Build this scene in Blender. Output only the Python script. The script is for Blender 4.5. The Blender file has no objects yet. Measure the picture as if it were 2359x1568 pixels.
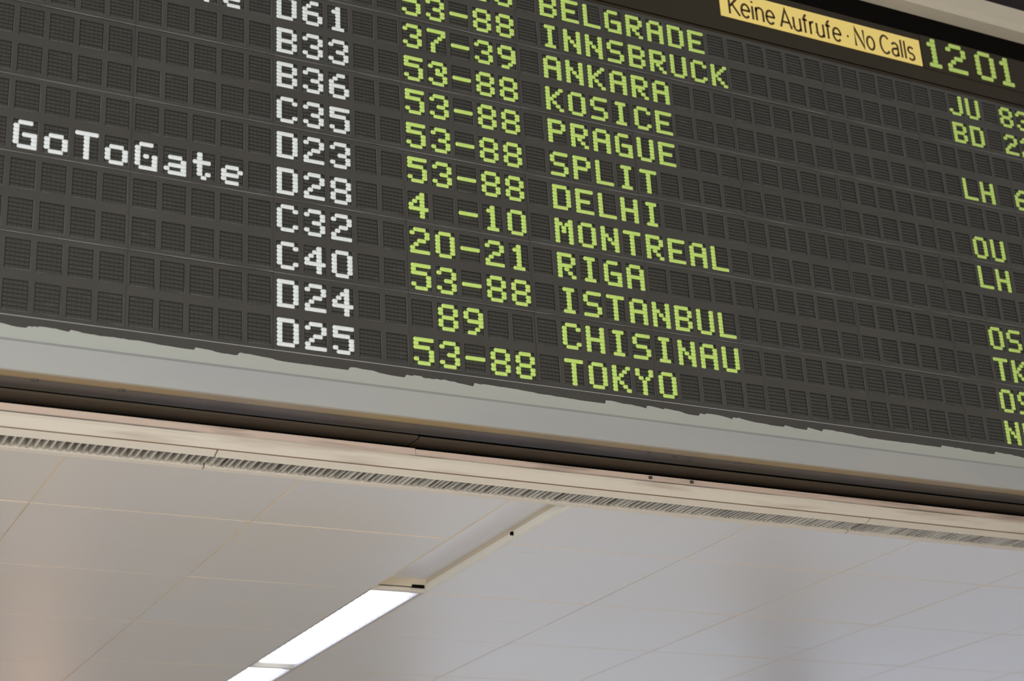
import bpy, bmesh, math, random
from mathutils import Vector, Matrix

# ------------------------------------------------------------------ frame of reference
# "board units": X right along the board, Y down from the top of the first text row, Z away
# from the viewer behind the board face; one unit is one character pitch (0.1 m).
U = 0.1
TOP = 5.5275                       # height of board unit Y = 0 above the floor (m)
def P(X, Y, Z=0.0):
    return Vector((U * X, U * Z, TOP - U * Y))

S = bpy.context.scene
C = S.collection

# ------------------------------------------------------------------ camera
RC = [[0.889941, 0.053765, -0.452896], [0.129126, 0.922693, 0.363268], [0.437415, -0.381767, 0.8142]]
CAMC = (-8.0256, 38.77518, -50.1602)
FPX = 3944.19
cam_d = bpy.data.cameras.new('camera')
cam = bpy.data.objects.new('camera', cam_d)
C.objects.link(cam)
def dirv(r):
    return Vector((r[0], r[2], -r[1]))
rx, dn, fw = (dirv(r) for r in RC)
m = Matrix.Identity(4)
for i in range(3):
    m[i][0] = rx[i]; m[i][1] = -dn[i]; m[i][2] = -fw[i]
m.translation = P(*CAMC)
cam.matrix_world = m
cam_d.sensor_fit = 'HORIZONTAL'
cam_d.sensor_width = 36.0
cam_d.lens = FPX / 2359 * 36.0
cam_d.clip_start = 0.05
cam_d.clip_end = 200
cam_d.dof.use_dof = True
cam_d.dof.focus_distance = 6.35
cam_d.dof.aperture_fstop = 2.4
S.camera = cam

# ------------------------------------------------------------------ world, lights, exposure
w = bpy.data.worlds.new('world'); S.world = w
w.use_nodes = True
bg = w.node_tree.nodes['Background']
bg.inputs[0].default_value = (0.98, 0.95, 0.90, 1)
bg.inputs[1].default_value = 0.40

def area(name, loc, target, size, power, col, size_y=None, spread=180):
    d = bpy.data.lights.new(name, 'AREA')
    d.energy = power; d.color = col; d.size = size; d.spread = math.radians(spread)
    if size_y:
        d.shape = 'RECTANGLE'; d.size_y = size_y
    o = bpy.data.objects.new(name, d); C.objects.link(o)
    o.location = loc
    o.rotation_euler = (Vector(target) - Vector(loc)).to_track_quat('-Z', 'Y').to_euler()
    return o
area('hall_daylight', (-3.4, -4.2, 2.3), (0.9, 0, 4.1), 2.6, 165, (0.95, 0.98, 1.0), 2.0)
area('hall_floor_fill', (1.5, -5.5, 7.0), (1.8, -5.0, 0.0), 6.0, 520, (1.0, 0.95, 0.87), 4.0, 70)  # unseen fill added so the floor bounces more light upward
area('concourse_floor_fill', (4.5, 13.5, 3.45), (4.5, 13.5, 0.0), 12.0, 760, (1.0, 0.98, 0.96), 6.0)  # unseen fill added to brighten the floor under the ceiling
area('cool_reflection_light_a', (13.1, 9.6, 1.35), (5.0, 3.0, 2.6), 4.4, 58, (0.72, 0.80, 1.0), 1.1)  # unseen light added for cool reflections on the ceiling panels
area('cool_reflection_light_b', (9.2, 12.3, 1.05), (3.0, 3.0, 2.6), 4.0, 50, (0.74, 0.82, 1.0), 1.0)  # second unseen light added for the bluish ceiling reflections
area('warm_reflection_light', (2.9, 12.6, 1.4), (0.5, 3.0, 3.0), 0.5, 8, (1.0, 0.55, 0.32), 1.7)  # unseen light added to give the ceiling its orange smear

S.view_settings.view_transform = 'Standard'
S.view_settings.look = 'None'
S.view_settings.gamma = 1
S.view_settings.use_curve_mapping = False
S.view_settings.exposure = 0.0
S.cycles.use_denoising = True
S.cycles.max_bounces = 8

rnd = random.Random(7)

# ------------------------------------------------------------------ materials
def mat(name, col, rough=0.5, metal=0.0, spec=0.5, emis=None, estr=0.0, noise=None, bump=0.0, bscale=30.0):
    """noise = list of (scale xyz, lo, hi, colour, amount): stains, wear and painted-in reflections mixed over the base."""
    M = bpy.data.materials.new(name); M.use_nodes = True
    nt = M.node_tree; b = nt.nodes['Principled BSDF']
    b.inputs['Base Color'].default_value = (*col, 1)
    b.inputs['Roughness'].default_value = rough
    b.inputs['Metallic'].default_value = metal
    b.inputs['Specular IOR Level'].default_value = spec
    if emis:
        b.inputs['Emission Color'].default_value = (*emis, 1)
        b.inputs['Emission Strength'].default_value = estr
    if noise or bump:
        geo = nt.nodes.new('ShaderNodeNewGeometry')
    last = None
    for sc, lo, hi, c2, amt in (noise or []):
        mp = nt.nodes.new('ShaderNodeMapping'); mp.inputs['Scale'].default_value = sc
        nt.links.new(geo.outputs['Position'], mp.inputs['Vector'])
        nz = nt.nodes.new('ShaderNodeTexNoise'); nz.inputs['Scale'].default_value = 1.0
        nz.inputs['Detail'].default_value = 5
        nt.links.new(mp.outputs[0], nz.inputs['Vector'])
        mr = nt.nodes.new('ShaderNodeMapRange')
        mr.inputs['From Min'].default_value = lo; mr.inputs['From Max'].default_value = hi
        mr.inputs['To Max'].default_value = amt
        nt.links.new(nz.outputs[0], mr.inputs['Value'])
        mx = nt.nodes.new('ShaderNodeMix'); mx.data_type = 'RGBA'
        nt.links.new(mr.outputs[0], mx.inputs['Factor'])
        if last is None: mx.inputs['A'].default_value = (*col, 1)
        else: nt.links.new(last, mx.inputs['A'])
        mx.inputs['B'].default_value = (*c2, 1)
        last = mx.outputs['Result']
    if last is not None:
        nt.links.new(last, b.inputs['Base Color'])
    if bump:
        nz = nt.nodes.new('ShaderNodeTexNoise'); nz.inputs['Scale'].default_value = bscale
        nt.links.new(geo.outputs['Position'], nz.inputs['Vector'])
        bp = nt.nodes.new('ShaderNodeBump'); bp.inputs['Strength'].default_value = bump
        bp.inputs['Distance'].default_value = 0.01
        nt.links.new(nz.outputs[0], bp.inputs['Height'])
        nt.links.new(bp.outputs[0], b.inputs['Normal'])
    return M

M = {}
M['plate'] = mat('plate_paint', (0.062, 0.058, 0.050), 0.42, spec=0.45,
                 noise=[((3, 3, 3), 0.4, 0.7, (0.075, 0.071, 0.064), 0.7), ((60, 60, 60), 0.68, 0.76, (0.16, 0.16, 0.16), 0.45)])
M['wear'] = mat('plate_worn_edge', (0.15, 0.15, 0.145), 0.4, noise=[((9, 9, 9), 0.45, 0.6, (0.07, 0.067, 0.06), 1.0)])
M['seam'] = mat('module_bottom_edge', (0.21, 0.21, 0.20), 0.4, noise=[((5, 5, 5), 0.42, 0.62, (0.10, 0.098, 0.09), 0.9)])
M['pocket'] = mat('flap_pocket', (0.036, 0.036, 0.031), 0.8)
M['dark_flap'] = mat('flap_dark', (0.064, 0.062, 0.053), 0.5, spec=0.4,
                      noise=[((14, 14, 40), 0.60, 0.74, (0.11, 0.11, 0.105), 0.7)])
M["white_flap"] = mat("flap_white", (0.88, 0.93, 0.93), 0.45)
M['green_flap'] = mat('flap_yellow_green', (0.66, 0.90, 0.22), 0.45)
M['groove_shade'] = mat('trim_groove_shade', (0.22, 0.15, 0.09), 0.8)
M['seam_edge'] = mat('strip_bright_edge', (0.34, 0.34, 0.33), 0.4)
M['bezel_top'] = mat('bezel_upper_paint', (0.46, 0.475, 0.43), 0.5)
M['bezel'] = mat('bezel_grey_white', (0.42, 0.425, 0.405), 0.5, noise=[((1.2, 3, 6), 0.4, 0.7, (0.39, 0.39, 0.40), 0.8)], bump=0.04)
M['bezel_under'] = mat('bezel_underside', (0.46, 0.38, 0.28), 0.30, metal=0.5,
                 noise=[((0.8, 1, 1), 0.42, 0.58, (0.50, 0.37, 0.16), 0.9)])  # gold patches are reflected colour painted into the metal
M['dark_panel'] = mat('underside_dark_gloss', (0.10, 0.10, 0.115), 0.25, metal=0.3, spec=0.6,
                 noise=[((0.9, 1, 1), 0.45, 0.6, (0.10, 0.085, 0.06), 0.9)])  # bluish base and brown patches paint in reflections of the hall
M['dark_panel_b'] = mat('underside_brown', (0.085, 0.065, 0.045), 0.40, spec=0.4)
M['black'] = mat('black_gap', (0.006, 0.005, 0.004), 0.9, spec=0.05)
M['header'] = mat('header_paint', (0.034, 0.026, 0.014), 0.5, spec=0.25, noise=[((2, 2, 2), 0.4, 0.7, (0.042, 0.033, 0.020), 0.6)])
M['cream'] = mat('trim_cream', (0.79, 0.72, 0.62), 0.45, noise=[((2.0, 8, 40), 0.50, 0.72, (0.48, 0.38, 0.29), 0.75)])
M['cream_clean'] = mat('trim_cream_clean', (0.80, 0.73, 0.63), 0.45)
M['pink'] = mat('trim_front_edge', (0.74, 0.58, 0.48), 0.5, noise=[((2.5, 10, 30), 0.5, 0.66, (0.34, 0.27, 0.21), 0.8)])
M['slat'] = mat('slat_grey', (0.74, 0.71, 0.64), 0.5, noise=[((30, 5, 5), 0.4, 0.65, (0.42, 0.40, 0.36), 0.9)])
M['duct'] = mat('duct_grey', (0.16, 0.15, 0.13), 0.8)
M['panel'] = mat('ceiling_enamel', (0.66, 0.65, 0.64), 0.36, spec=0.45,
                 noise=[((0.5, 0.7, 1), 0.40, 0.62, (0.66, 0.62, 0.555), 0.8),  # warm patches paint soft reflections into the base colour
                        ((1.3, 14.0, 1), 0.70, 0.78, (0.44, 0.37, 0.30), 0.5)], bump=0.05, bscale=1.1)
M['joint'] = mat('ceiling_joint', (0.86, 0.74, 0.58), 0.6)
M['channel_top'] = mat('channel_enamel', (0.84, 0.85, 0.90), 0.4)
M['channel_wall'] = mat('channel_wall', (0.78, 0.68, 0.52), 0.5)
M['channel_lip'] = mat('channel_lip', (0.88, 0.85, 0.75), 0.5)
M['lamp'] = mat('lamp_light', (1, 1, 1), 0.5, emis=(0.97, 0.99, 1.0), estr=2.6)
M['lamp_side'] = mat('lamp_side_lilac', (0.52, 0.51, 0.60), 0.4)
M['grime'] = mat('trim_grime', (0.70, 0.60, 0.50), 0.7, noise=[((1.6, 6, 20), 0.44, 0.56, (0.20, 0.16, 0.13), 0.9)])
M['lamp_metal'] = mat('lamp_reflector', (0.85, 0.87, 0.90), 0.3)
M['lamp_grey'] = mat('lamp_housing', (0.42, 0.40, 0.36), 0.5)
M['sign'] = mat('sign_yellow', (0.78, 0.60, 0.18), 0.5, emis=(1.0, 0.78, 0.22), estr=0.27)
M['ink'] = mat('sign_ink', (0.10, 0.055, 0.01), 0.6)
M['frame_top'] = mat('top_frame_beige', (0.66, 0.59, 0.47), 0.5)
M['wall'] = mat('upper_wall_dark', (0.032, 0.023, 0.027), 0.8, spec=0.2)
M['floor'] = mat('floor_stone', (0.50, 0.47, 0.43), 0.4, noise=[((0.7, 0.7, 1), 0.4, 0.6, (0.36, 0.35, 0.36), 1.0)])
M['screw'] = mat('screw_metal', (0.10, 0.09, 0.09), 0.4, metal=0.5)
M['scuff'] = mat('scuffed_flap', (0.10, 0.095, 0.095), 0.6)

# ------------------------------------------------------------------ mesh helpers
class MB:
    def __init__(s): s.v = []; s.f = []; s.mi = []
    def quad(s, a, b, c, d, mi=0):
        n = len(s.v); s.v += [a, b, c, d]; s.f.append((n, n + 1, n + 2, n + 3)); s.mi.append(mi)
    def box(s, x0, x1, y0, y1, z0, z1, mi=0):
        """box in metres, local axes x, y (depth), z (up)"""
        n = len(s.v)
        s.v += [(x, y, z) for z in (z0, z1) for y in (y0, y1) for x in (x0, x1)]
        for q in ((0, 2, 3, 1), (4, 5, 7, 6), (0, 1, 5, 4), (2, 6, 7, 3), (0, 4, 6, 2), (1, 3, 7, 5)):
            s.f.append(tuple(n + i for i in q)); s.mi.append(mi)
    def bbox(s, X0, X1, Y0, Y1, Z0, Z1, mi=0):
        """box in board units (world)"""
        a = P(X0, Y1, Z0); b = P(X1, Y0, Z1)
        s.box(a.x, b.x, a.y, b.y, a.z, b.z, mi)
    def extrude(s, prof, X0, X1, mi=0, closed=True):
        """profile [(Y, Z), ...] in board units swept along X"""
        n = len(s.v); k = len(prof)
        for X in (X0, X1):
            s.v += [tuple(P(X, y, z)) for y, z in prof]
        for i in range(k if closed else k - 1):
            j = (i + 1) % k
            s.f.append((n + i, n + j, n + k + j, n + k + i)); s.mi.append(mi)
        if closed:
            s.f.append(tuple(n + i for i in range(k))[::-1]); s.mi.append(mi)
            s.f.append(tuple(n + k + i for i in range(k))); s.mi.append(mi)
    def mesh(s, name, mats):
        me = bpy.data.meshes.new(name)
        me.from_pydata([tuple(v) for v in s.v], [], s.f)
        for x in mats: me.materials.append(M[x])
        me.polygons.foreach_set('material_index', s.mi)
        me.update()
        return me
def link(name, me, parent=None, loc=None, **props):
    o = bpy.data.objects.new(name, me); C.objects.link(o)
    if parent is not None: o.parent = parent
    if loc is not None: o.location = loc
    for k, v in props.items(): o[k] = v
    return o
def build(mb, name, mats, parent=None, loc=None, **props):
    me = mb.mesh(name, mats)
    bm = bmesh.new(); bm.from_mesh(me)
    bmesh.ops.recalc_face_normals(bm, faces=bm.faces[:])
    bm.to_mesh(me); bm.free()
    return link(name, me, parent, loc, **props)

# ------------------------------------------------------------------ setting
fl = MB(); fl.box(-9, 22, -12, 24, -0.2, 0.0)
build(fl, 'floor', ['floor'], kind='structure', label='light stone floor of the hall below')
wl = MB(); wl.bbox(-60, 120, -30, -5.3, 1.2, 2.4); wl.bbox(60.3, 120, -5.4, 19.0, 1.2, 2.4); wl.bbox(-60, -15.6, -5.4, 19.0, 1.2, 2.4)
build(wl, 'wall_upper', ['wall'], kind='structure')

# ceiling: a backing slab carries the cream joints, every panel hangs from it as its own piece
CY = 19.8
G = 8.3
XS = [-29.3 + 0, -20.9, -12.5, -4.15, 4.15, 12.45, 20.75, 23.35, 31.75, 40.15, 48.55, 56.95, 65.35, 73.75, 82.1]
ZS = [4.25, 9.62, 17.85, 26.05, 34.25, 42.5, 50.7, 58.9, 67.1]
slab = MB()
slab.bbox(XS[0], 20.75, CY - 1.6, CY - 0.014, 4.25, ZS[-1])
slab.bbox(23.35, XS[-1], CY - 1.6, CY - 0.014, 4.25, ZS[-1])
ceil = build(slab, 'ceiling', ['joint'], kind='structure')
for i in range(len(XS) - 1):
    if abs(XS[i] - 20.75) < 0.01: continue
    for j in range(len(ZS) - 1):
        x0, x1, z0, z1 = XS[i] + 0.034, XS[i + 1] - 0.034, ZS[j] + 0.04, ZS[j + 1] - 0.04
        if j == 0: z0 -= 0.03
        r = random.Random(100 * i + j)
        d = [r.uniform(0.0, 0.016) for _ in range(4)]
        if (i, j) in ((3, 2), (2, 2)): d[2] += 0.05; d[3] += 0.02
        bulge = r.uniform(-0.004, 0.008)
        N = 6
        vs = []; fs = []
        for a in range(N + 1):
            for b in range(N + 1):
                u, v = a / N, b / N
                e = (d[0] * (1 - u) * (1 - v) + d[1] * u * (1 - v) + d[2] * (1 - u) * v + d[3] * u * v)
                e += bulge * math.sin(math.pi * u) * math.sin(math.pi * v)
                vs.append(tuple(P(x0 + (x1 - x0) * u, CY + e, z0 + (z1 - z0) * v)))
        for a in range(N):
            for b in range(N):
                k = a * (N + 1) + b
                fs.append((k, k + N + 1, k + N + 2, k + 1))
        # rim turned up to the slab
        n = len(vs)
        ring = [a * (N + 1) for a in range(N + 1)] + [N * (N + 1) + b for b in range(1, N + 1)] + \
               [a * (N + 1) + N for a in range(N - 1, -1, -1)] + [b for b in range(N - 1, 0, -1)]
        K = len(ring)
        for k in ring: vs.append(vs[k])
        for k in ring:
            x, y, z = vs[k]; vs.append((x, y, TOP - U * (CY - 0.014)))
        for q in range(K):
            q2 = (q + 1) % K
            fs.append((n + q, n + q2, n + K + q2, n + K + q))
        me = bpy.data.meshes.new('ceiling_panel'); me.from_pydata(vs, [], fs); me.materials.append(M['panel']); me.materials.append(M['joint'])
        bm = bmesh.new(); bm.from_mesh(me); bmesh.ops.recalc_face_normals(bm, faces=bm.faces[:])
        bm.faces.ensure_lookup_table()
        for f in bm.faces[:N * N]: f.smooth = True
        for f in bm.faces[N * N:]: f.material_index = 1
        bm.to_mesh(me); bm.free()
        link('ceiling_panel', me, ceil)

# recessed strip between the panels: open channel, then the luminaires
ch = MB()
ch.bbox(20.72, 23.38, CY - 1.20, CY - 0.50, 4.25, 17.75, 0)            # top
ch.bbox(20.66, 20.76, CY - 1.2, CY - 0.0, 4.25, 17.75, 1)              # left wall
ch.extrude([(CY - 0.52, 4.25), (CY - 0.52, 17.75), (CY - 0.49, 17.75), (CY - 0.49, 4.25)], 22.75, 23.2, 0)
ch.bbox(23.26, 23.42, CY - 1.2, CY - 0.2, 4.25, 17.75, 1)              # right wall, upper
ch.bbox(20.72, 23.38, CY - 1.2, CY - 0.15, 17.42, 17.50, 1)             # end plate
chan = build(ch, 'trim_3', ['channel_top', 'channel_wall'], kind='structure')
lp = MB(); lp.bbox(23.16, 23.38, CY - 0.27, CY + 0.02, 4.25, 8.72); lp.bbox(23.18, 23.38, CY - 0.26, CY + 0.02, 8.86, 17.45)
build(lp, 'channel_lip', ['channel_lip'], chan)
ep = MB(); ep.bbox(20.75, 23.36, CY - 0.12, CY + 0.03, 17.55, 17.83)
build(ep, 'end_plate', ['cream_clean'], chan)
le = MB(); le.bbox(20.70, 20.78, CY - 0.3, CY + 0.022, 4.25, 17.75); build(le, 'channel_edge', ['joint'], chan)
nb = MB(); nb.bbox(23.08, 23.24, CY - 0.24, CY - 0.12, 8.71, 8.87); build(nb, 'gap_dark_block', ['black'], chan)  # black box paints in the darkness of the notch
nb = MB(); nb.bbox(22.55, 23.14, CY - 0.22, CY - 0.10, 17.38, 17.53); build(nb, 'gap_dark_block', ['black'], chan)  # black box paints in the dark gap by the end plate

# cream trim along the edge of the ceiling, and its pinkish front edge
tr = MB()
for X0, X1 in ((-60, 15.82), (15.84, 96)):
    dy = 0.0 if X0 < 0 else 0.03
    tr.extrude([(19.06 + dy, 1.90), (19.33, 1.88), (19.10, 2.5), (18.9, 2.5)], X0, X1, 1)
tr.extrude([(19.36, 1.86), (19.41, 1.98), (19.38, 2.02), (19.65, 2.45), (19.50, 2.50), (19.15, 2.1)], -60, 96, 0)
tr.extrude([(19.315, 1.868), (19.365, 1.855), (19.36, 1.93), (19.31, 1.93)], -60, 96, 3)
tr.extrude([(19.63, 2.44), (19.672, 2.452), (19.67, 2.50), (19.60, 2.50)], -60, 96, 4)  # brown strip paints in the shade line of the groove
tr.bbox(-60, 96, 18.4, 19.2, 2.52, 2.60, 2)
trim = build(tr, 'trim_1', ['cream', 'pink', 'black', 'grime', 'groove_shade'], kind='structure')
back = MB(); back.bbox(-60, 96, CY - 2.2, CY - 1.4, 2.9, 4.4)
build(back, 'trim_4', ['black'], kind='structure')
for X in (25.49, 27.33):
    b = MB(); c0 = P(X, 19.2, 1.86); b.box(c0.x - .006, c0.x + .006, c0.y - .004, c0.y + .004, c0.z - .005, c0.z + .005)
    build(b, 'screw', ['screw'], trim)

# ------------------------------------------------------------------ air grilles
glab = ['cream ceiling air grille with gappy grey slats, left section under the white gate numbers',
        'cream ceiling air grille, long middle section below the green city names',
        'cream ceiling air grille, right-hand section ending at the right picture edge']
for gi, (X0, X1) in enumerate(((-12.0, 8.78), (8.84, 36.25), (36.31, 62.0))):
    g = bpy.data.objects.new('air_grille', None); C.objects.link(g); g.location = P((X0 + X1) / 2, CY, 3.4)
    g['label'] = glab[gi]; g['category'] = 'air grille'; g['group'] = 'air grilles along the ceiling edge'
    inv = Vector(g.location)
    def loc_build(mb, name, mats):
        mb.v = [tuple(Vector(v) - inv) for v in mb.v]
        return build(mb, name, mats, g)
    f = MB()
    f.extrude([(19.69, 2.50), (19.815, 2.82), (19.62, 2.86), (19.40, 2.52)], X0, X1)
    f.extrude([(19.80, 3.98), (19.83, 4.22), (19.50, 4.25), (19.35, 4.0)], X0, X1)
    loc_build(f, 'frame', ['cream_clean'])
    bk = MB(); bk.bbox(X0, X1, CY - (0.82 if gi else 1.38), CY - (0.75 if gi else 1.2), 2.6, 4.2)
    loc_build(bk, 'duct_back', ['duct' if gi else 'black'])
    r = random.Random(gi + 3)
    x = X0 + 0.1
    n = 0
    while x < X1 - 0.1:
        h = r.uniform(0.40, 0.62); t = 0.055
        lean = r.uniform(-0.10, 0.16) if gi else r.uniform(-0.03, 0.10)
        a = MB()
        lo = CY - 0.04; hi = CY - 0.04 - h
        vs = [P(x, lo, 2.84), P(x + t, lo, 2.84), P(x + t, lo, 4.0), P(x, lo, 4.0),
              P(x + lean, hi, 2.84), P(x + t + lean, hi, 2.84), P(x + t + lean, hi, 4.0), P(x + lean, hi, 4.0)]
        a.v = [tuple(v) for v in vs]
        a.f = [(0, 1, 2, 3), (4, 7, 6, 5), (0, 4, 5, 1), (1, 5, 6, 2), (2, 6, 7, 3), (3, 7, 4, 0)]; a.mi = [0] * 6
        loc_build(a, 'slat', ['slat'])
        x += r.uniform(0.235, 0.275) if gi == 0 else r.choice((0.19, 0.22, 0.25, 0.27, 0.16))
        n += 1

# ------------------------------------------------------------------ luminaires in the strip
def luminaire(z0, z1, label):
    L = bpy.data.objects.new('strip_light', None); C.objects.link(L)
    L.location = P(22.05, CY - 0.3, (z0 + z1) / 2); inv = Vector(L.location)
    L['label'] = label; L['category'] = 'ceiling light'; L['group'] = 'recessed fluorescent strip lights'
    def lb(mb, name, mats):
        mb.v = [tuple(Vector(v) - inv) for v in mb.v]
        return build(mb, name, mats, L)
    h = MB()
    h.bbox(20.76, 20.82, CY - 1.0, CY, z0, z1); h.bbox(23.30, 23.36, CY - 1.0, CY + 0.012, z0, z1, 1)
    h.bbox(20.76, 23.36, CY - 1.05, CY - 1.0, z0, z1)
    h.bbox(20.76, 23.36, CY - 1.0, CY + 0.0, z0, z0 + 0.17); h.bbox(20.76, 23.36, CY - 1.0, CY, z1 - 0.06, z1)
    lb(h, 'housing', ['lamp_grey', 'cream_clean'])
    d = MB(); d.bbox(20.84, 23.05, CY - 0.30, CY - 0.24, z0 + 0.75, z1 - 0.5)
    lb(d, 'diffuser', ['lamp'])
    d = MB(); d.bbox(20.84, 23.28, CY - 0.62, CY - 0.58, z0 + 0.12, z1 - 0.08); lb(d, 'reflector', ['lamp_metal'])
    e = MB(); e.bbox(23.16, 23.28, CY - 0.55, CY - 0.02, z0 + 0.12, z1 - 0.08); lb(e, 'side_reflector', ['lamp_side'])
    N = 20
    for k in range(N):
        zc = z0 + 0.9 + (z1 - z0 - 1.5) * (k + 0.5) / N
        b = MB()
        prof = [(20.86, -0.22), (23.0, -0.22), (23.17, -0.16), (23.17, -0.10), (22.9, -0.03), (21.1, -0.03), (20.86, -0.10)]
        n = len(prof)
        b.v = [tuple(P(x, CY + y, zc - 0.02)) for x, y in prof] + [tuple(P(x, CY + y, zc + 0.02)) for x, y in prof]
        b.f = [tuple(range(n)), tuple(range(2 * n - 1, n - 1, -1))] + [(i, (i + 1) % n, n + (i + 1) % n, n + i) for i in range(n)]
        b.mi = [0] * len(b.f)
        lb(b, 'baffle', ['lamp_metal'])
luminaire(17.85, 34.22, 'long recessed strip light, fully visible and glowing white in the ceiling')
luminaire(34.26, 50.6, 'next recessed strip light, cut off by the bottom edge of the picture')

# ------------------------------------------------------------------ the departures board
board = bpy.data.objects.new('departures_board', None); C.objects.link(board)
BO = P(20, 8, 0); board.location = BO
board['label'] = 'large dark flip-dot departures board with white gates and yellow-green city names'
board['category'] = 'departures board'
def bb(mb, name, mats, parent=board, **props):
    mb.v = [tuple(Vector(v) - BO) for v in mb.v]
    return build(mb, name, mats, parent, **props)

PZ, GX, GZ = 1.42583, 0.0055, 0.00775
DX, DZ = 0.1461, 0.14785
def cx(c): return c + GX * math.floor(c / 5)
def ry(r): return r * PZ + GZ * (r // 2)

# one cell: recessed pocket with 7 x 5 dark flaps (local origin = top left dot's left edge / centre height)
WX0, WX1, WY0, WY1 = -0.012, 0.778, -0.088, 0.968     # window in cell units (x, y down)
def cell_mb(ox=0.0, oy=0.0, oz=0.0):
    b = MB()
    D = 0.050 * U
    x0, x1, t0, t1 = WX0 * U + ox, WX1 * U + ox, -WY0 * U + oz, -WY1 * U + oz
    b.quad((x0, oy + D, t1), (x1, oy + D, t1), (x1, oy + D, t0), (x0, oy + D, t0), 0)
    b.quad((x0, oy, t0), (x0, oy + D, t0), (x1, oy + D, t0), (x1, oy, t0), 0)
    b.quad((x0, oy, t1), (x1, oy, t1), (x1, oy + D, t1), (x0, oy + D, t1), 0)
    b.quad((x0, oy, t0), (x0, oy, t1), (x0, oy + D, t1), (x0, oy + D, t0), 0)
    b.quad((x1, oy, t0), (x1, oy + D, t0), (x1, oy + D, t1), (x1, oy, t1), 0)
    for r in range(7):
        for c in range(5):
            xa = ox + (0.004 + c * 0.1535) * U; xb = xa + 0.153 * U
            zc = oz - r * DZ * U
            zt, zb = zc + 0.056 * U, zc - 0.066 * U
            yf = oy + 0.004 * U; yt = oy + 0.034 * U
            n = len(b.v)
            i = 0.018 * U
            b.v += [(xa, oy + D, zt), (xb, oy + D, zt), (xb, oy + D, zb), (xa, oy + D, zb),
                    (xa + i * .3, yt, zt - i * .2), (xb - i * .3, yt, zt - i * .2), (xb - i * .1, yf, zb), (xa + i * .1, yf, zb)]
            for q in ((4, 7, 6, 5), (0, 4, 5, 1), (1, 5, 6, 2), (2, 6, 7, 3), (3, 7, 4, 0)):
                b.f.append(tuple(n + k for k in q)); b.mi.append(1)
    # worn lip along the bottom and right edge of the window
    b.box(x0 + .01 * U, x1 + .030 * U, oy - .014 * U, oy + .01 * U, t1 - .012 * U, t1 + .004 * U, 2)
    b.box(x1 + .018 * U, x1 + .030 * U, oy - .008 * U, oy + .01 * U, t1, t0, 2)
    return b
def fix(me):
    bm = bmesh.new(); bm.from_mesh(me); bmesh.ops.recalc_face_normals(bm, faces=bm.faces[:]); bm.to_mesh(me); bm.free()
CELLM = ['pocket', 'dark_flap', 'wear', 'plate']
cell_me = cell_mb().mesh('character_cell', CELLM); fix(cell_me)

# one module: face plate with ten windows
def module_me():
    b = MB(); T = 0.30 * U
    xs = [-0.112]
    for c in range(5): xs += [c + WX0, c + WX1]
    xs.append(4.884)
    zs = [-0.280, WY0, WY1, PZ + WY0, PZ + WY1, 2 * PZ - 0.288 + GZ]
    for i in range(len(xs) - 1):
        for j in range(len(zs) - 1):
            if i % 2 == 1 and j % 2 == 1: continue
            b.quad((xs[i] * U, 0, -zs[j + 1] * U), (xs[i + 1] * U, 0, -zs[j + 1] * U), (xs[i + 1] * U, 0, -zs[j] * U), (xs[i] * U, 0, -zs[j] * U), 0)
    X0, X1, Z0, Z1 = xs[0] * U, xs[-1] * U, -zs[-1] * U, -zs[0] * U
    b.quad((X0, 0, Z0), (X0, 0, Z1), (X0, T, Z1), (X0, T, Z0)); b.quad((X1, 0, Z0), (X1, T, Z0), (X1, T, Z1), (X1, 0, Z1))
    b.quad((X0, 0, Z1), (X1, 0, Z1), (X1, T, Z1), (X0, T, Z1)); b.quad((X0, 0, Z0), (X0, T, Z0), (X1, T, Z0), (X1, 0, Z0))
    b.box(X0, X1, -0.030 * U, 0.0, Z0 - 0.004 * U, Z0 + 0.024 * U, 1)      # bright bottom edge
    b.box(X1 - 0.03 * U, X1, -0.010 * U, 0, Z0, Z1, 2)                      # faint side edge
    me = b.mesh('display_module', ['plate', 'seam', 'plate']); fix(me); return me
mod_me = module_me()

CAMP = P(*CAMC)
modules = {}
for mi in range(-3, 12):
    for mj in range(6):
        c0, r0 = mi * 5, mj * 2
        jit = random.Random(mi * 17 + mj).uniform(-0.012, 0.012)
        o = link('display_module', mod_me, board, P(cx(c0), ry(r0), jit) - BO)
        modules[(mi, mj)] = o
cells = []
for mi in range(-3, 12):
    for mj in range(6):
        for a in range(5):
            for q in range(2):
                c, r = mi * 5 + a, mj * 2 + q
                p = P(cx(c), ry(r), 0)
                v = cam.matrix_world.inverted() @ (p + Vector((.04, 0, -.05)))
                sx, sy = v.x / -v.z * FPX, v.y / -v.z * FPX
                vis = abs(sx) < 1179 + 45 and abs(sy) < 784 + 60
                cells.append((0 if vis else 1, -v.z, c, r, mi, mj))
cells.sort()
near = cells[:300]; far = cells[300:]
for _, _, c, r, mi, mj in near:
    par = modules[(mi, mj)]
    link('character_cell', cell_me, par, P(cx(c), ry(r), 0) - BO - par.location)
fb = MB()
for _, _, c, r, mi, mj in far:
    o = P(cx(c), ry(r), 0) - BO
    b = cell_mb(o.x, o.y, o.z)
    n = len(fb.v); fb.v += b.v; fb.f += [tuple(n + i for i in f) for f in b.f]; fb.mi += b.mi
fme = fb.mesh('character_cells', CELLM); fix(fme)
link('character_cells', fme, board, kind='stuff', label='remaining dark character cells towards the right end of the board')

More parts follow.
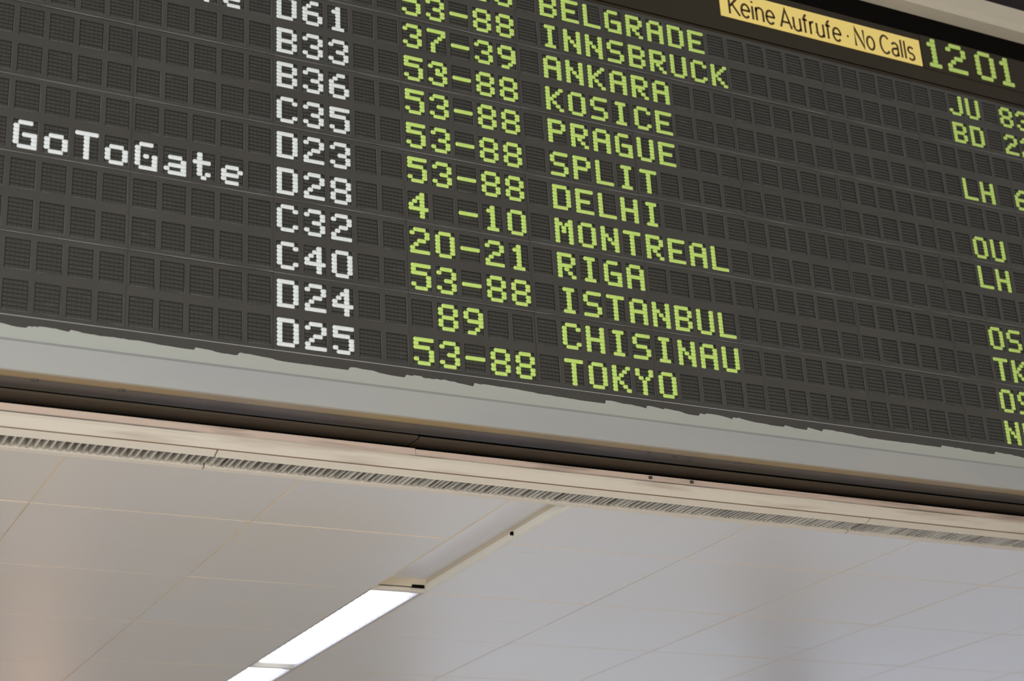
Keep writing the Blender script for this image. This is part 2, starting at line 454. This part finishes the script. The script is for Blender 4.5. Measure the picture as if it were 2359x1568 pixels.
# lit flaps --------------------------------------------------------
def rows(*a): return a
GL = {
 'A': rows('.###.', '#...#', '#...#', '#####', '#...#', '#...#', '#...#'),
 'B': rows('####.', '#...#', '#...#', '####.', '#...#', '#...#', '####.'),
 'C': rows('.###.', '#...#', '#....', '#....', '#....', '#...#', '.###.'),
 'D': rows('####.', '#...#', '#...#', '#...#', '#...#', '#...#', '####.'),
 'E': rows('#####', '#....', '#....', '####.', '#....', '#....', '#####'),
 'G': rows('.###.', '#....', '#....', '#.###', '#...#', '#...#', '.####'),
 'g': rows('.###.', '#....', '#....', '#.#.#', '#...#', '#...#', '.####'),
 'H': rows('#...#', '#...#', '#...#', '#####', '#...#', '#...#', '#...#'),
 'I': rows('.###.', '..#..', '..#..', '..#..', '..#..', '..#..', '.###.'),
 'J': rows('....#', '....#', '....#', '....#', '....#', '#...#', '.###.'),
 'K': rows('#...#', '#..#.', '#.#..', '##...', '#.#..', '#..#.', '#...#'),
 'L': rows('#....', '#....', '#....', '#....', '#....', '#....', '#####'),
 'M': rows('#...#', '##.##', '#.#.#', '#.#.#', '#...#', '#...#', '#...#'),
 'N': rows('#...#', '#...#', '##..#', '#.#.#', '#..##', '#...#', '#...#'),
 'O': rows('.###.', '#...#', '#...#', '#...#', '#...#', '#...#', '.###.'),
 'P': rows('####.', '#...#', '#...#', '####.', '#....', '#....', '#....'),
 'R': rows('####.', '#...#', '#...#', '####.', '#.#..', '#..#.', '#...#'),
 'S': rows('.####', '#....', '#....', '.###.', '....#', '....#', '####.'),
 'T': rows('#####', '..#..', '..#..', '..#..', '..#..', '..#..', '..#..'),
 'U': rows('#...#', '#...#', '#...#', '#...#', '#...#', '#...#', '.###.'),
 'Y': rows('#...#', '#...#', '.#.#.', '..#..', '..#..', '..#..', '..#..'),
 'a': rows('.....', '.....', '.###.', '....#', '.####', '#...#', '.####'),
 'e': rows('.....', '.....', '.###.', '#...#', '####.', '#....', '.###.'),
 'o': rows('.....', '.....', '.###.', '#...#', '#...#', '#...#', '.###.'),
 't': rows('.#...', '.#...', '####.', '.#...', '.#...', '.#.#.', '..#..'),
 '0': rows('.###.', '#...#', '#...#', '#...#', '#...#', '#...#', '.###.'),
 '1': rows('..#..', '.##..', '..#..', '..#..', '..#..', '..#..', '.###.'),
 '2': rows('.###.', '#...#', '....#', '..##.', '.#...', '#....', '#####'),
 '3': rows('.###.', '#...#', '....#', '..##.', '....#', '#...#', '.###.'),
 'x': rows('.###.', '#...#', '..#.#', '..##.', '....#', '#...#', '.###.'),
 '4': rows('...#.', '..##.', '.#.#.', '#..#.', '#####', '...#.', '...#.'),
 '5': rows('#####', '#....', '####.', '....#', '....#', '#...#', '.###.'),
 '6': rows('..##.', '.#...', '#....', '####.', '#...#', '#...#', '.###.'),
 '7': rows('#####', '....#', '...#.', '..#..', '.#...', '.#...', '.#...'),
 '8': rows('.###.', '#...#', '#...#', '.###.', '#...#', '#...#', '.###.'),
 '9': rows('.###.', '#...#', '#...#', '.####', '....#', '...#.', '.##..'),
 '-': rows('.....', '.....', '.....', '#####', '.....', '.....', '.....'),
}
def dot_geo(w, h, d, x=0, y=0, z=0):
    """one rounded flap: left edge at x, centre height z, bulging d towards the viewer"""
    c = min(w, h) * 0.27
    o = [(0, c), (c * .9, 0), (w - c * .6, 0), (w, c * .6), (w, h - c * .6), (w - c * .6, h), (c * .9, h), (0, h - c)]
    k = 0.16 * h
    vs = []; fs = []
    def ring(s, yy):
        for a, b in o:
            vs.append((x + w / 2 + (a - w / 2) * (w - 2 * s) / w, y + yy, z + h / 2 - (h / 2 + (b - h / 2) * (h - 2 * s) / h)))
    ring(0, 0.3 * d); ring(0, -0.55 * d); ring(k, -0.95 * d)
    vs.append((x + w / 2, y - d * 1.12, z))
    for r in range(2):
        for i in range(8):
            j = (i + 1) % 8
            fs.append((r * 8 + i, r * 8 + j, r * 8 + 8 + j, r * 8 + 8 + i))
    for i in range(8):
        fs.append((16 + i, 16 + (i + 1) % 8, 24))
    return vs, fs
DW, DH, DD = 0.196, 0.145, 0.062
def flap_me(name, w, h, d, m_):
    vs, fs = dot_geo(w * U, h * U, d * U)
    me = bpy.data.meshes.new(name); me.from_pydata(vs, [], fs); me.materials.append(M[m_]); fix(me)
    return me
WF = flap_me('flap', DW, DH, DD, 'white_flap')
GF = flap_me('flap', DW, DH, DD, 'green_flap')

texts = []     # (row, start col, string, colour)
texts += [(0, 15, '53-88', 'g'), (1, 15, '53-88', 'g'), (2, 15, '37-39', 'g'), (3, 15, '5x-88', 'g'), (4, 15, '53-88', 'g'),
          (5, 15, '53-88', 'g'), (6, 15, '53-88', 'g'), (7, 15, '4 -10', 'g'), (8, 15, '20-21', 'g'), (9, 15, '53-88', 'g'),
          (10, 15, ' 89', 'g'), (11, 15, '53-88', 'g')]
for r, t in enumerate(['BELGRADE', 'INNSBRUCK', 'ANKARA', 'KOSICE', 'PRAGUE', 'SPLIT', 'DELHI', 'MONTREAL', 'RIGA', 'ISTANBUL', 'CHISINAU', 'TOKYO']):
    texts.append((r, 21, t, 'g'))
for r, t in ((0, 'JU 83'), (1, 'BD 22'), (3, 'LH 6'), (5, 'OU'), (6, 'LH'), (8, 'OS'), (9, 'TK'), (10, 'OS'), (11, 'NH')):
    texts.append((r, 42, t, 'g'))
for r, t in ((2, 'D61'), (3, 'B33'), (4, 'B36'), (5, 'C35'), (6, 'D23'), (7, 'D28'), (8, 'C32'), (9, 'C40'), (10, 'D24'), (11, 'D25')):
    texts.append((r, 10, t, 'w'))
texts += [(2, 1, 'GoToGate', 'w'), (7, 1, 'GoTogate', 'w')]
chars = []
for r, c0, t, col in texts:
    for k, chn in enumerate(t):
        if chn == ' ': continue
        c = c0 + k
        # the second G of the lower "GoToGate" has a dropped dot
        if chn == 'g': chn = 'g'
        X = cx(c) + (-0.0647 if c >= 40 else 0.0)
        p = P(X, ry(r), 0)
        v = cam.matrix_world.inverted() @ (p + Vector((.04, 0, -.05)))
        sx, sy = v.x / -v.z * FPX, v.y / -v.z * FPX
        if abs(sx) > 1179 + 700 or abs(sy) > 784 + 500: continue
        chars.append((-v.z, p, chn, col, abs(sx) > 1200 or abs(sy) > 800))
chars.sort(key=lambda a: (a[4], a[0]))
budget = 300
DEPTH0 = Vector((0, 0.010 * U, 0))
for dist, p, chn, col, _ in chars:
    g = GL[chn]
    pts = [(c, r) for r in range(7) for c in range(5) if g[r][c] == '#']
    shown = {'x': '3', 'g': 'G'}.get(chn, chn)
    kind = 'digit' if shown.isdigit() else ('dash' if shown == '-' else 'letter')
    lab = ('white' if col == 'w' else 'yellow-green') + ' dot-matrix ' + (kind if kind == 'dash' else kind + ' ' + shown)
    if budget >= len(pts):
        budget -= len(pts)
        e = bpy.data.objects.new('character', None); C.objects.link(e); e.parent = board; e.location = p - BO; e['label'] = lab
        for c, r in pts:
            link('flap', WF if col == 'w' else GF, e, Vector((c * DX * U, 0, -r * DZ * U)) + DEPTH0)
    else:
        budget = 0
        vs, fs = [], []
        for c, r in pts:
            a, b = dot_geo(DW * U, DH * U, DD * U, c * DX * U, DEPTH0.y, -r * DZ * U)
            n = len(vs); vs += a; fs += [tuple(n + i for i in f) for f in b]
        me = bpy.data.meshes.new('character'); me.from_pydata(vs, [], fs); me.materials.append(M['white_flap' if col == 'w' else 'green_flap']); fix(me)
        link('character', me, board, p - BO, label=lab)

# backing of the board behind the modules, dark lower strip, header ----------------------
bk = MB(); bk.bbox(-15.2, 60, -0.2, 16.9, 0.30, 0.5); bb(bk, 'back_plate', ['black'])
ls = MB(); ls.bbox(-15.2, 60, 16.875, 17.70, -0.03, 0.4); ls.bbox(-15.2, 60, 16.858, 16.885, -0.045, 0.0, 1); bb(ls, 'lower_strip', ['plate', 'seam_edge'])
hd = MB()
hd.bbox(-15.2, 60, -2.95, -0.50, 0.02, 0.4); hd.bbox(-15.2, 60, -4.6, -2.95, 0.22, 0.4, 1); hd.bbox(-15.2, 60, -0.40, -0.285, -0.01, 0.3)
hd.bbox(-15.2, 60, -0.50, -0.40, 0.16, 0.3, 1)
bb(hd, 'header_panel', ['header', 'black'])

# grey-white bezel under the board, its painted upper edge is ragged
r = random.Random(21)
bz = MB()
tops = []
X, y = -15.2, 17.17
while X < 60:
    tops.append((X, y))
    if r.random() < 0.16:                       # a flake of paint reaching up
        X += r.uniform(0.03, 0.10); y = 17.13 + r.uniform(-0.02, 0.05)
    else:
        X += r.uniform(0.10, 0.30); y = min(y + r.uniform(-0.012, 0.035), 17.25)
for (a, ya), (b, yb) in zip(tops, tops[1:]):
    bz.quad(P(a, 17.66, -0.07), P(b, 17.66, -0.07), P(b, yb, -0.045), P(a, ya, -0.045), 0)
    bz.quad(P(a, ya, -0.045), P(b, yb, -0.045), P(b, yb, -0.02), P(a, ya, -0.02), 0)
bz.extrude([(17.66, -0.07), (17.78, -0.16), (18.68, -0.16 + 0.10), (18.70, 0.0), (17.66, 0.0)], -15.2, 60, 1)
bz2 = bb(bz, 'lower_bezel', ['bezel_top', 'bezel'])
un = MB(); un.extrude([(18.69, -0.06), (18.66, 0.62), (18.60, 0.62), (18.60, -0.02)], -15.2, 60)
bb(un, 'bezel_underside', ['bezel_under'])
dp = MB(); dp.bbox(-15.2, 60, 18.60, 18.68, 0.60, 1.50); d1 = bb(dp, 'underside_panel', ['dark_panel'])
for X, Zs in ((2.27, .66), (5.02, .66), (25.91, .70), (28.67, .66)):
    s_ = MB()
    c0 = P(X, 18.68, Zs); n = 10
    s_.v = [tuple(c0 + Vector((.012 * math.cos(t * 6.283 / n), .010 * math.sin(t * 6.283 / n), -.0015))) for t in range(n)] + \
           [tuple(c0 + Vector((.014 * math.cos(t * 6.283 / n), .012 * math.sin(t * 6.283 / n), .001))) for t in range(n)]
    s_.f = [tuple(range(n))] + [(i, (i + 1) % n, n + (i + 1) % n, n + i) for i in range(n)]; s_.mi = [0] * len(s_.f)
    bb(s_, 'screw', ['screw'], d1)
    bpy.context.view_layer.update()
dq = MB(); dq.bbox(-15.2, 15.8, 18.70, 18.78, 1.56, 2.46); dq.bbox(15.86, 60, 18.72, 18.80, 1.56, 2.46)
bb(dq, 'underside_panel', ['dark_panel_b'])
gp = MB(); gp.bbox(-15.2, 60, 18.2, 18.5, 0.4, 2.46); bb(gp, 'housing_core', ['black'])

# top frame
tf = MB()
tf.extrude([(-4.55, -0.62), (-4.18, -0.55), (-4.18, 0.3), (-5.4, 0.3), (-5.4, -0.62)], -15.2, 62)
bb(tf, 'upper_bezel', ['frame_top'])

# clock at the right of the header
ck = bpy.data.objects.new('clock', None); C.objects.link(ck); ck.parent = board; ck['label'] = 'yellow-green dot clock showing 12 01'
fp = MB(); fp.bbox(40.90, 47.4, -2.95, -1.2, -0.01, 0.04)
bb(fp, 'clock_face', ['header'], ck)
for x0, chn in ((41.02, '1'), (42.34, '2'), (44.06, '0'), (45.36, '1')):
    vs, fs = [], []
    for rr in range(7):
        for c in range(5):
            if GL[chn][rr][c] != '#': continue
            a, b = dot_geo(.27 * U, .205 * U, .06 * U, c * .218 * U, 0, -rr * .2165 * U)
            n = len(vs); vs += a; fs += [tuple(n + i for i in f) for f in b]
    me = bpy.data.meshes.new('clock_digit'); me.from_pydata(vs, [], fs); me.materials.append(M['green_flap']); fix(me)
    link('clock_digit', me, ck, P(x0, -2.75, -0.02) - BO)

# illuminated notice
sg = MB(); sg.bbox(29.90, 40.80, -2.60, -1.25, -0.02, 0.03)
sign = bb(sg, 'notice_panel', ['sign'], label='lit yellow notice panel with black German and English lettering')
# thin condensed sans lettering drawn as flat strokes; x in letter widths, y 0..1 = baseline..cap
def arc(cx_, cy_, rx_, ry_, a0, a1, n=14):
    return [(cx_ + rx_ * math.cos(math.radians(a0 + (a1 - a0) * i / n)), cy_ + ry_ * math.sin(math.radians(a0 + (a1 - a0) * i / n))) for i in range(n + 1)]
XH = 0.72
LET = {
 'K': (.46, [[(.05, 0), (.05, 1)], [(.44, 1), (.07, .42)], [(.17, .56), (.46, 0)]]),
 'e': (.40, [[(.04, .38), (.37, .38)] + arc(.205, .36, .165, .36, 3, 320)]),
 'i': (.12, [[(.06, 0), (.06, XH)], [(.06, .90), (.06, 1.0)]]),
 'n': (.38, [[(.05, 0), (.05, XH)], [(.05, .50)] + arc(.19, .52, .14, .20, 165, 0) + [(.33, 0)]]),
 'A': (.50, [[(.02, 0), (.25, 1), (.48, 0)], [(.10, .31), (.40, .31)]]),
 'u': (.38, [[(.05, XH), (.05, .20)] + arc(.19, .20, .14, .20, 180, 345), [(.33, XH), (.33, 0)]]),
 'f': (.24, [[(.10, 0), (.10, .82)] + arc(.19, .82, .09, .17, 180, 80), [(.01, XH), (.22, XH)]]),
 'r': (.24, [[(.05, 0), (.05, XH)], [(.05, .50)] + arc(.20, .50, .15, .21, 165, 85)]),
 '.': (.16, [[(.04, .42), (.12, .42)]]),
 'N': (.48, [[(.05, 0), (.05, 1), (.43, 0), (.43, 1)]]),
 'o': (.40, [arc(.20, .36, .16, .36, 0, 360, 22)]),
 'C': (.46, [arc(.26, .50, .21, .50, 42, 318, 20)]),
 'a': (.38, [arc(.19, .52, .13, .20, 160, 0, 10) + [(.32, 0)], arc(.18, .20, .13, .20, 70, 320, 14) + [(.32, .15)], [(.18, .40), (.32, .43)]]),
 'l': (.12, [[(.06, 0), (.06, 1)]]),
 's': (.33, [arc(.165, .54, .12, .18, 30, 250, 10) + arc(.165, .18, .13, .18, 80, -150, 12)]),
}
def lettering(body, x0, x1, base, cap, wd):
    total = sum(.16 if ch_ == ' ' else LET[ch_][0] + .045 for ch_ in body) - .045
    k = (x1 - x0) / total
    b = MB(); x = x0
    for ch_ in body:
        if ch_ == ' ': x += .16 * k; continue
        adv, strokes = LET[ch_]
        for st in strokes:
            pts = [Vector((x + px * k, py * cap)) for px, py in st]
            L, R_ = [], []
            for q in range(len(pts)):
                t = (pts[min(q + 1, len(pts) - 1)] - pts[max(q - 1, 0)]).normalized()
                nn = Vector((-t.y, t.x)) * wd / 2
                if 0 < q < len(pts) - 1:
                    t1 = (pts[q] - pts[q - 1]).normalized(); c_ = max(0.35, abs(t1.dot(t)))
                    nn = nn / c_
                L.append(pts[q] + nn); R_.append(pts[q] - nn)
            for q in range(len(pts) - 1):
                b.quad(*[P(v.x, base - v.y, -0.028) for v in (R_[q], R_[q + 1], L[q + 1], L[q])])
        x += (adv + .045) * k
    return b
bb(lettering('Keine Aufrufe . No Calls', 30.30, 40.42, -1.43, 0.93, 0.11), 'lettering', ['ink'], sign)
